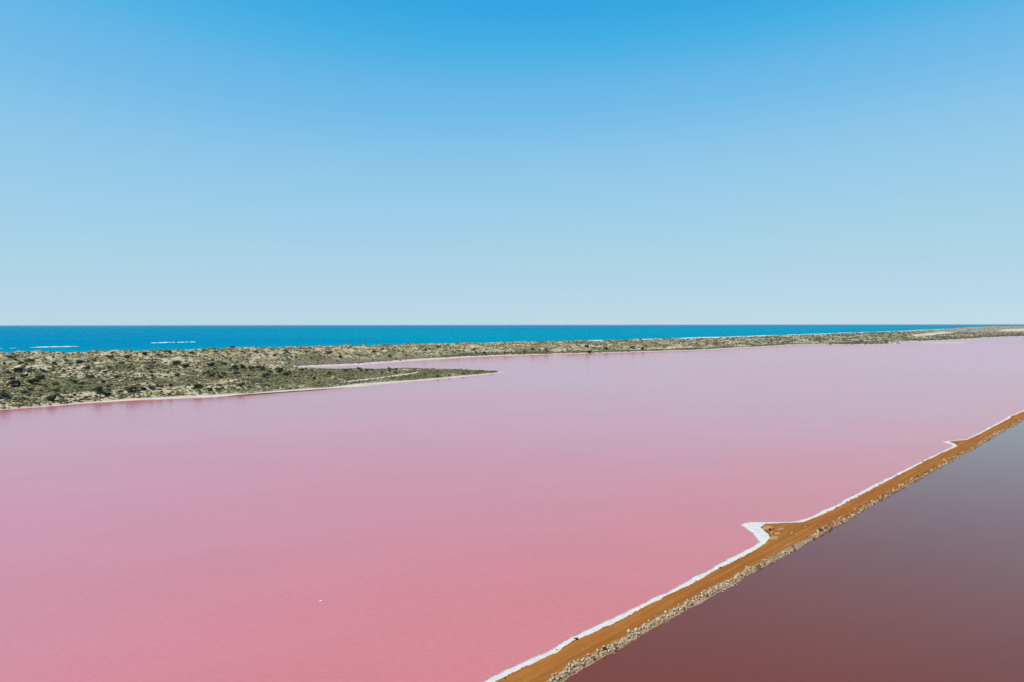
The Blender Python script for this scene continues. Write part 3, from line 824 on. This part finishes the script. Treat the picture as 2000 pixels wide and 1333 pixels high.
put("small_white_stone", rock_mesh(331, 0.6, "small_white_stone", M_WHITE), 1555.5, 1047.5, (0.35, 0.25, 0.2), "tiny pale stone right of the cream white stone", "stone")
put("pale_stone", rock_mesh(332, 0.6, "pale_stone", M_WHITE), 1573, 1032.2, (0.3, 0.25, 0.2), "small pale stone on the gravel inland of the first spit", "stone")
for k, (px, py) in enumerate([(1138, 1273), (1223, 1229.5), (1165, 1228.5), (1196, 1221), (1345, 1144.5)]):
    put("pebble", rock_mesh(340 + k, 0.6, "pebble", M_WHITE), px, py, (0.2, 0.16, 0.13), f"single white pebble on the orange gravel, {ORD[k]} up from the picture's bottom", "pebble", "white pebbles on the gravel", rz=k)
# lumps standing in the water --------------------------------------
put("floating_clump", rock_mesh(350, 0.55, "floating_clump", M_FOAM, 16), 626.8, 1175, (0.55, 0.42, 0.38), "small white clump alone on the open pink lagoon", "foam clump", zz=0.0, sink=0.25)
for k, (px, py, w) in enumerate([(1201.5, 1276.5, .3), (1206, 1268.6, .28), (1305.5, 1216.2, .4), (1411.5, 1156.4, .4), (1432, 1145, .42), (1439, 1142.5, .3)]):
    put("salt_lump", rock_mesh(360 + k, 0.6, "salt_lump", M_PINKSALT), px, py, (w, w * .8, w * .7), f"pale pinkish lump in the maroon pond off the rubble, {ORD[k]} from the picture's bottom", "salt lump", "salt lumps off the rubble", rz=k, zz=0.0, sink=0.3)

# ------------------------------------------------------------------ breakers and surf
def foam_mesh(length, width, height, seed, name="breaking_wave"):
    n, m = max(12, int(length / 2.5)), 7
    t = np.linspace(0, 1, n); q = np.linspace(-1, 1, m)
    env = np.clip(np.sin(np.pi * t), 0, 1) ** 0.6 * (0.65 + 0.5 * pn(t * 9 + seed, t * 0 + seed, 60))
    wob = pn(t * 4, t * 0 + 3.3 + seed, 61) * width * 0.7
    V = np.zeros((n, m, 3))
    V[..., 0] = (t[:, None] - .5) * length
    V[..., 1] = wob[:, None] + q[None] * width * 0.5 * np.clip(env, 0.05, 2)[:, None]
    V[..., 2] = height * (1 - np.abs(q[None]) ** 1.5) * np.clip(env, 0, 2)[:, None] * (0.8 + 0.4 * rng.random((n, m))) + np.where(np.abs(q) > .99, -0.1, 0.06)[None]
    me = make_mesh(name, V.reshape(-1, 3), grid_faces(n, m)[:, ::-1])
    me.materials.append(M_FOAM)
    return me
def breaker(px0, px1, py, width, height, label, seed, group=None):
    a_, b_ = np.array(at(px0, py)), np.array(at(px1, py - 0.018 * (px1 - px0)))
    c_ = (a_ + b_) / 2; L = float(np.linalg.norm(b_ - a_)); an = math.atan2(b_[1] - a_[1], b_[0] - a_[0])
    o = add_obj("breaking_wave", foam_mesh(L, width, height, seed), None, label, "wave", group)
    o.location = (c_[0], c_[1], 0.0); o.rotation_euler = (0, 0, an)
breaker(57, 156, 679.0, 50, 1.6, "long white breaking wave on the sea at far left", 1)
for k, (p0, p1, py, w) in enumerate([(298, 302, 670.5, 22), (306, 321, 670.1, 30), (320, 333, 669.3, 24), (336, 340, 669.4, 14), (347, 354, 669.3, 18), (355, 361, 669.1, 22), (363, 366, 668.7, 12), (370, 383, 668.6, 24)]):
    breaker(p0 + .6, p1 - .6, py, w * 1.5, 1.5, ["tiny white breaker, leftmost of the broken row of breakers", "longest white breaker in the broken row, second from its left", "white breaker third from the left in the broken row",
                                 "tiny white breaker fourth from the left in the broken row", "thin white breaker in the middle of the broken row", "short bright breaker sixth from the left in the broken row",
                                 "faint tiny breaker second from the right in the broken row", "white breaker at the right end of the broken row"][k], 5 + k, "broken row of breakers")
breaker(-40, 8, 681.6, 10, 0.5, "faint foam streak at the left edge of the sea", 30)
breaker(18, 32, 680.6, 9, 0.5, "faint foam streak left of the long white wave", 31)
# surf band along the open beach, one mass
cl = coast[::-1]
cs = np.concatenate([[0], np.cumsum(np.linalg.norm(np.diff(cl, axis=0), axis=1))])
def on_coast(sv): return np.column_stack([np.interp(sv, cs, cl[:, 0]), np.interp(sv, cs, cl[:, 1])])
Vs, Fs, off = [], [], 0
for row, (dist, wd, h) in enumerate([(14, 26, 0.5), (70, 22, 0.8), (125, 16, 0.9)]):
    sv = np.concatenate([np.arange(1500, 5200, 12.0), np.geomspace(5200, cs[-1] - 500, 180)])
    c0 = on_coast(sv); tg = np.gradient(c0, axis=0); tg /= np.linalg.norm(tg, axis=1)[:, None]
    nr = np.column_stack([-tg[:, 1], tg[:, 0]])
    amp = np.clip(0.55 + 1.1 * pn(sv / 170, sv * 0 + row * 5.1, 70) + 0.5 * pn(sv / 50, sv * 0 + row * 2.1, 71), 0.02, 1.6) if row else 1 + 0.4 * pn(sv / 90, sv * 0, 72)
    wob = 16 * pn(sv / 200, sv * 0 + row, 73)
    m = 5; q = np.linspace(-1, 1, m)
    V = np.zeros((len(sv), m, 3))
    for j, qq in enumerate(q):
        pp = c0 + nr * (dist + wob + qq * wd * amp)[:, None]
        V[:, j, :2] = pp; V[:, j, 2] = (0.10 + h * amp * (1 - abs(qq))) if abs(qq) < .99 else -0.05
    Vs.append(V.reshape(-1, 3)); Fs.append(grid_faces(len(sv), m) + off); off += len(sv) * m
me = make_mesh("surf", np.concatenate(Vs), np.concatenate(Fs)); me.materials.append(M_FOAM)
add_obj("surf", me, None, label="white surf washing along the open sea beach", kind="stuff")
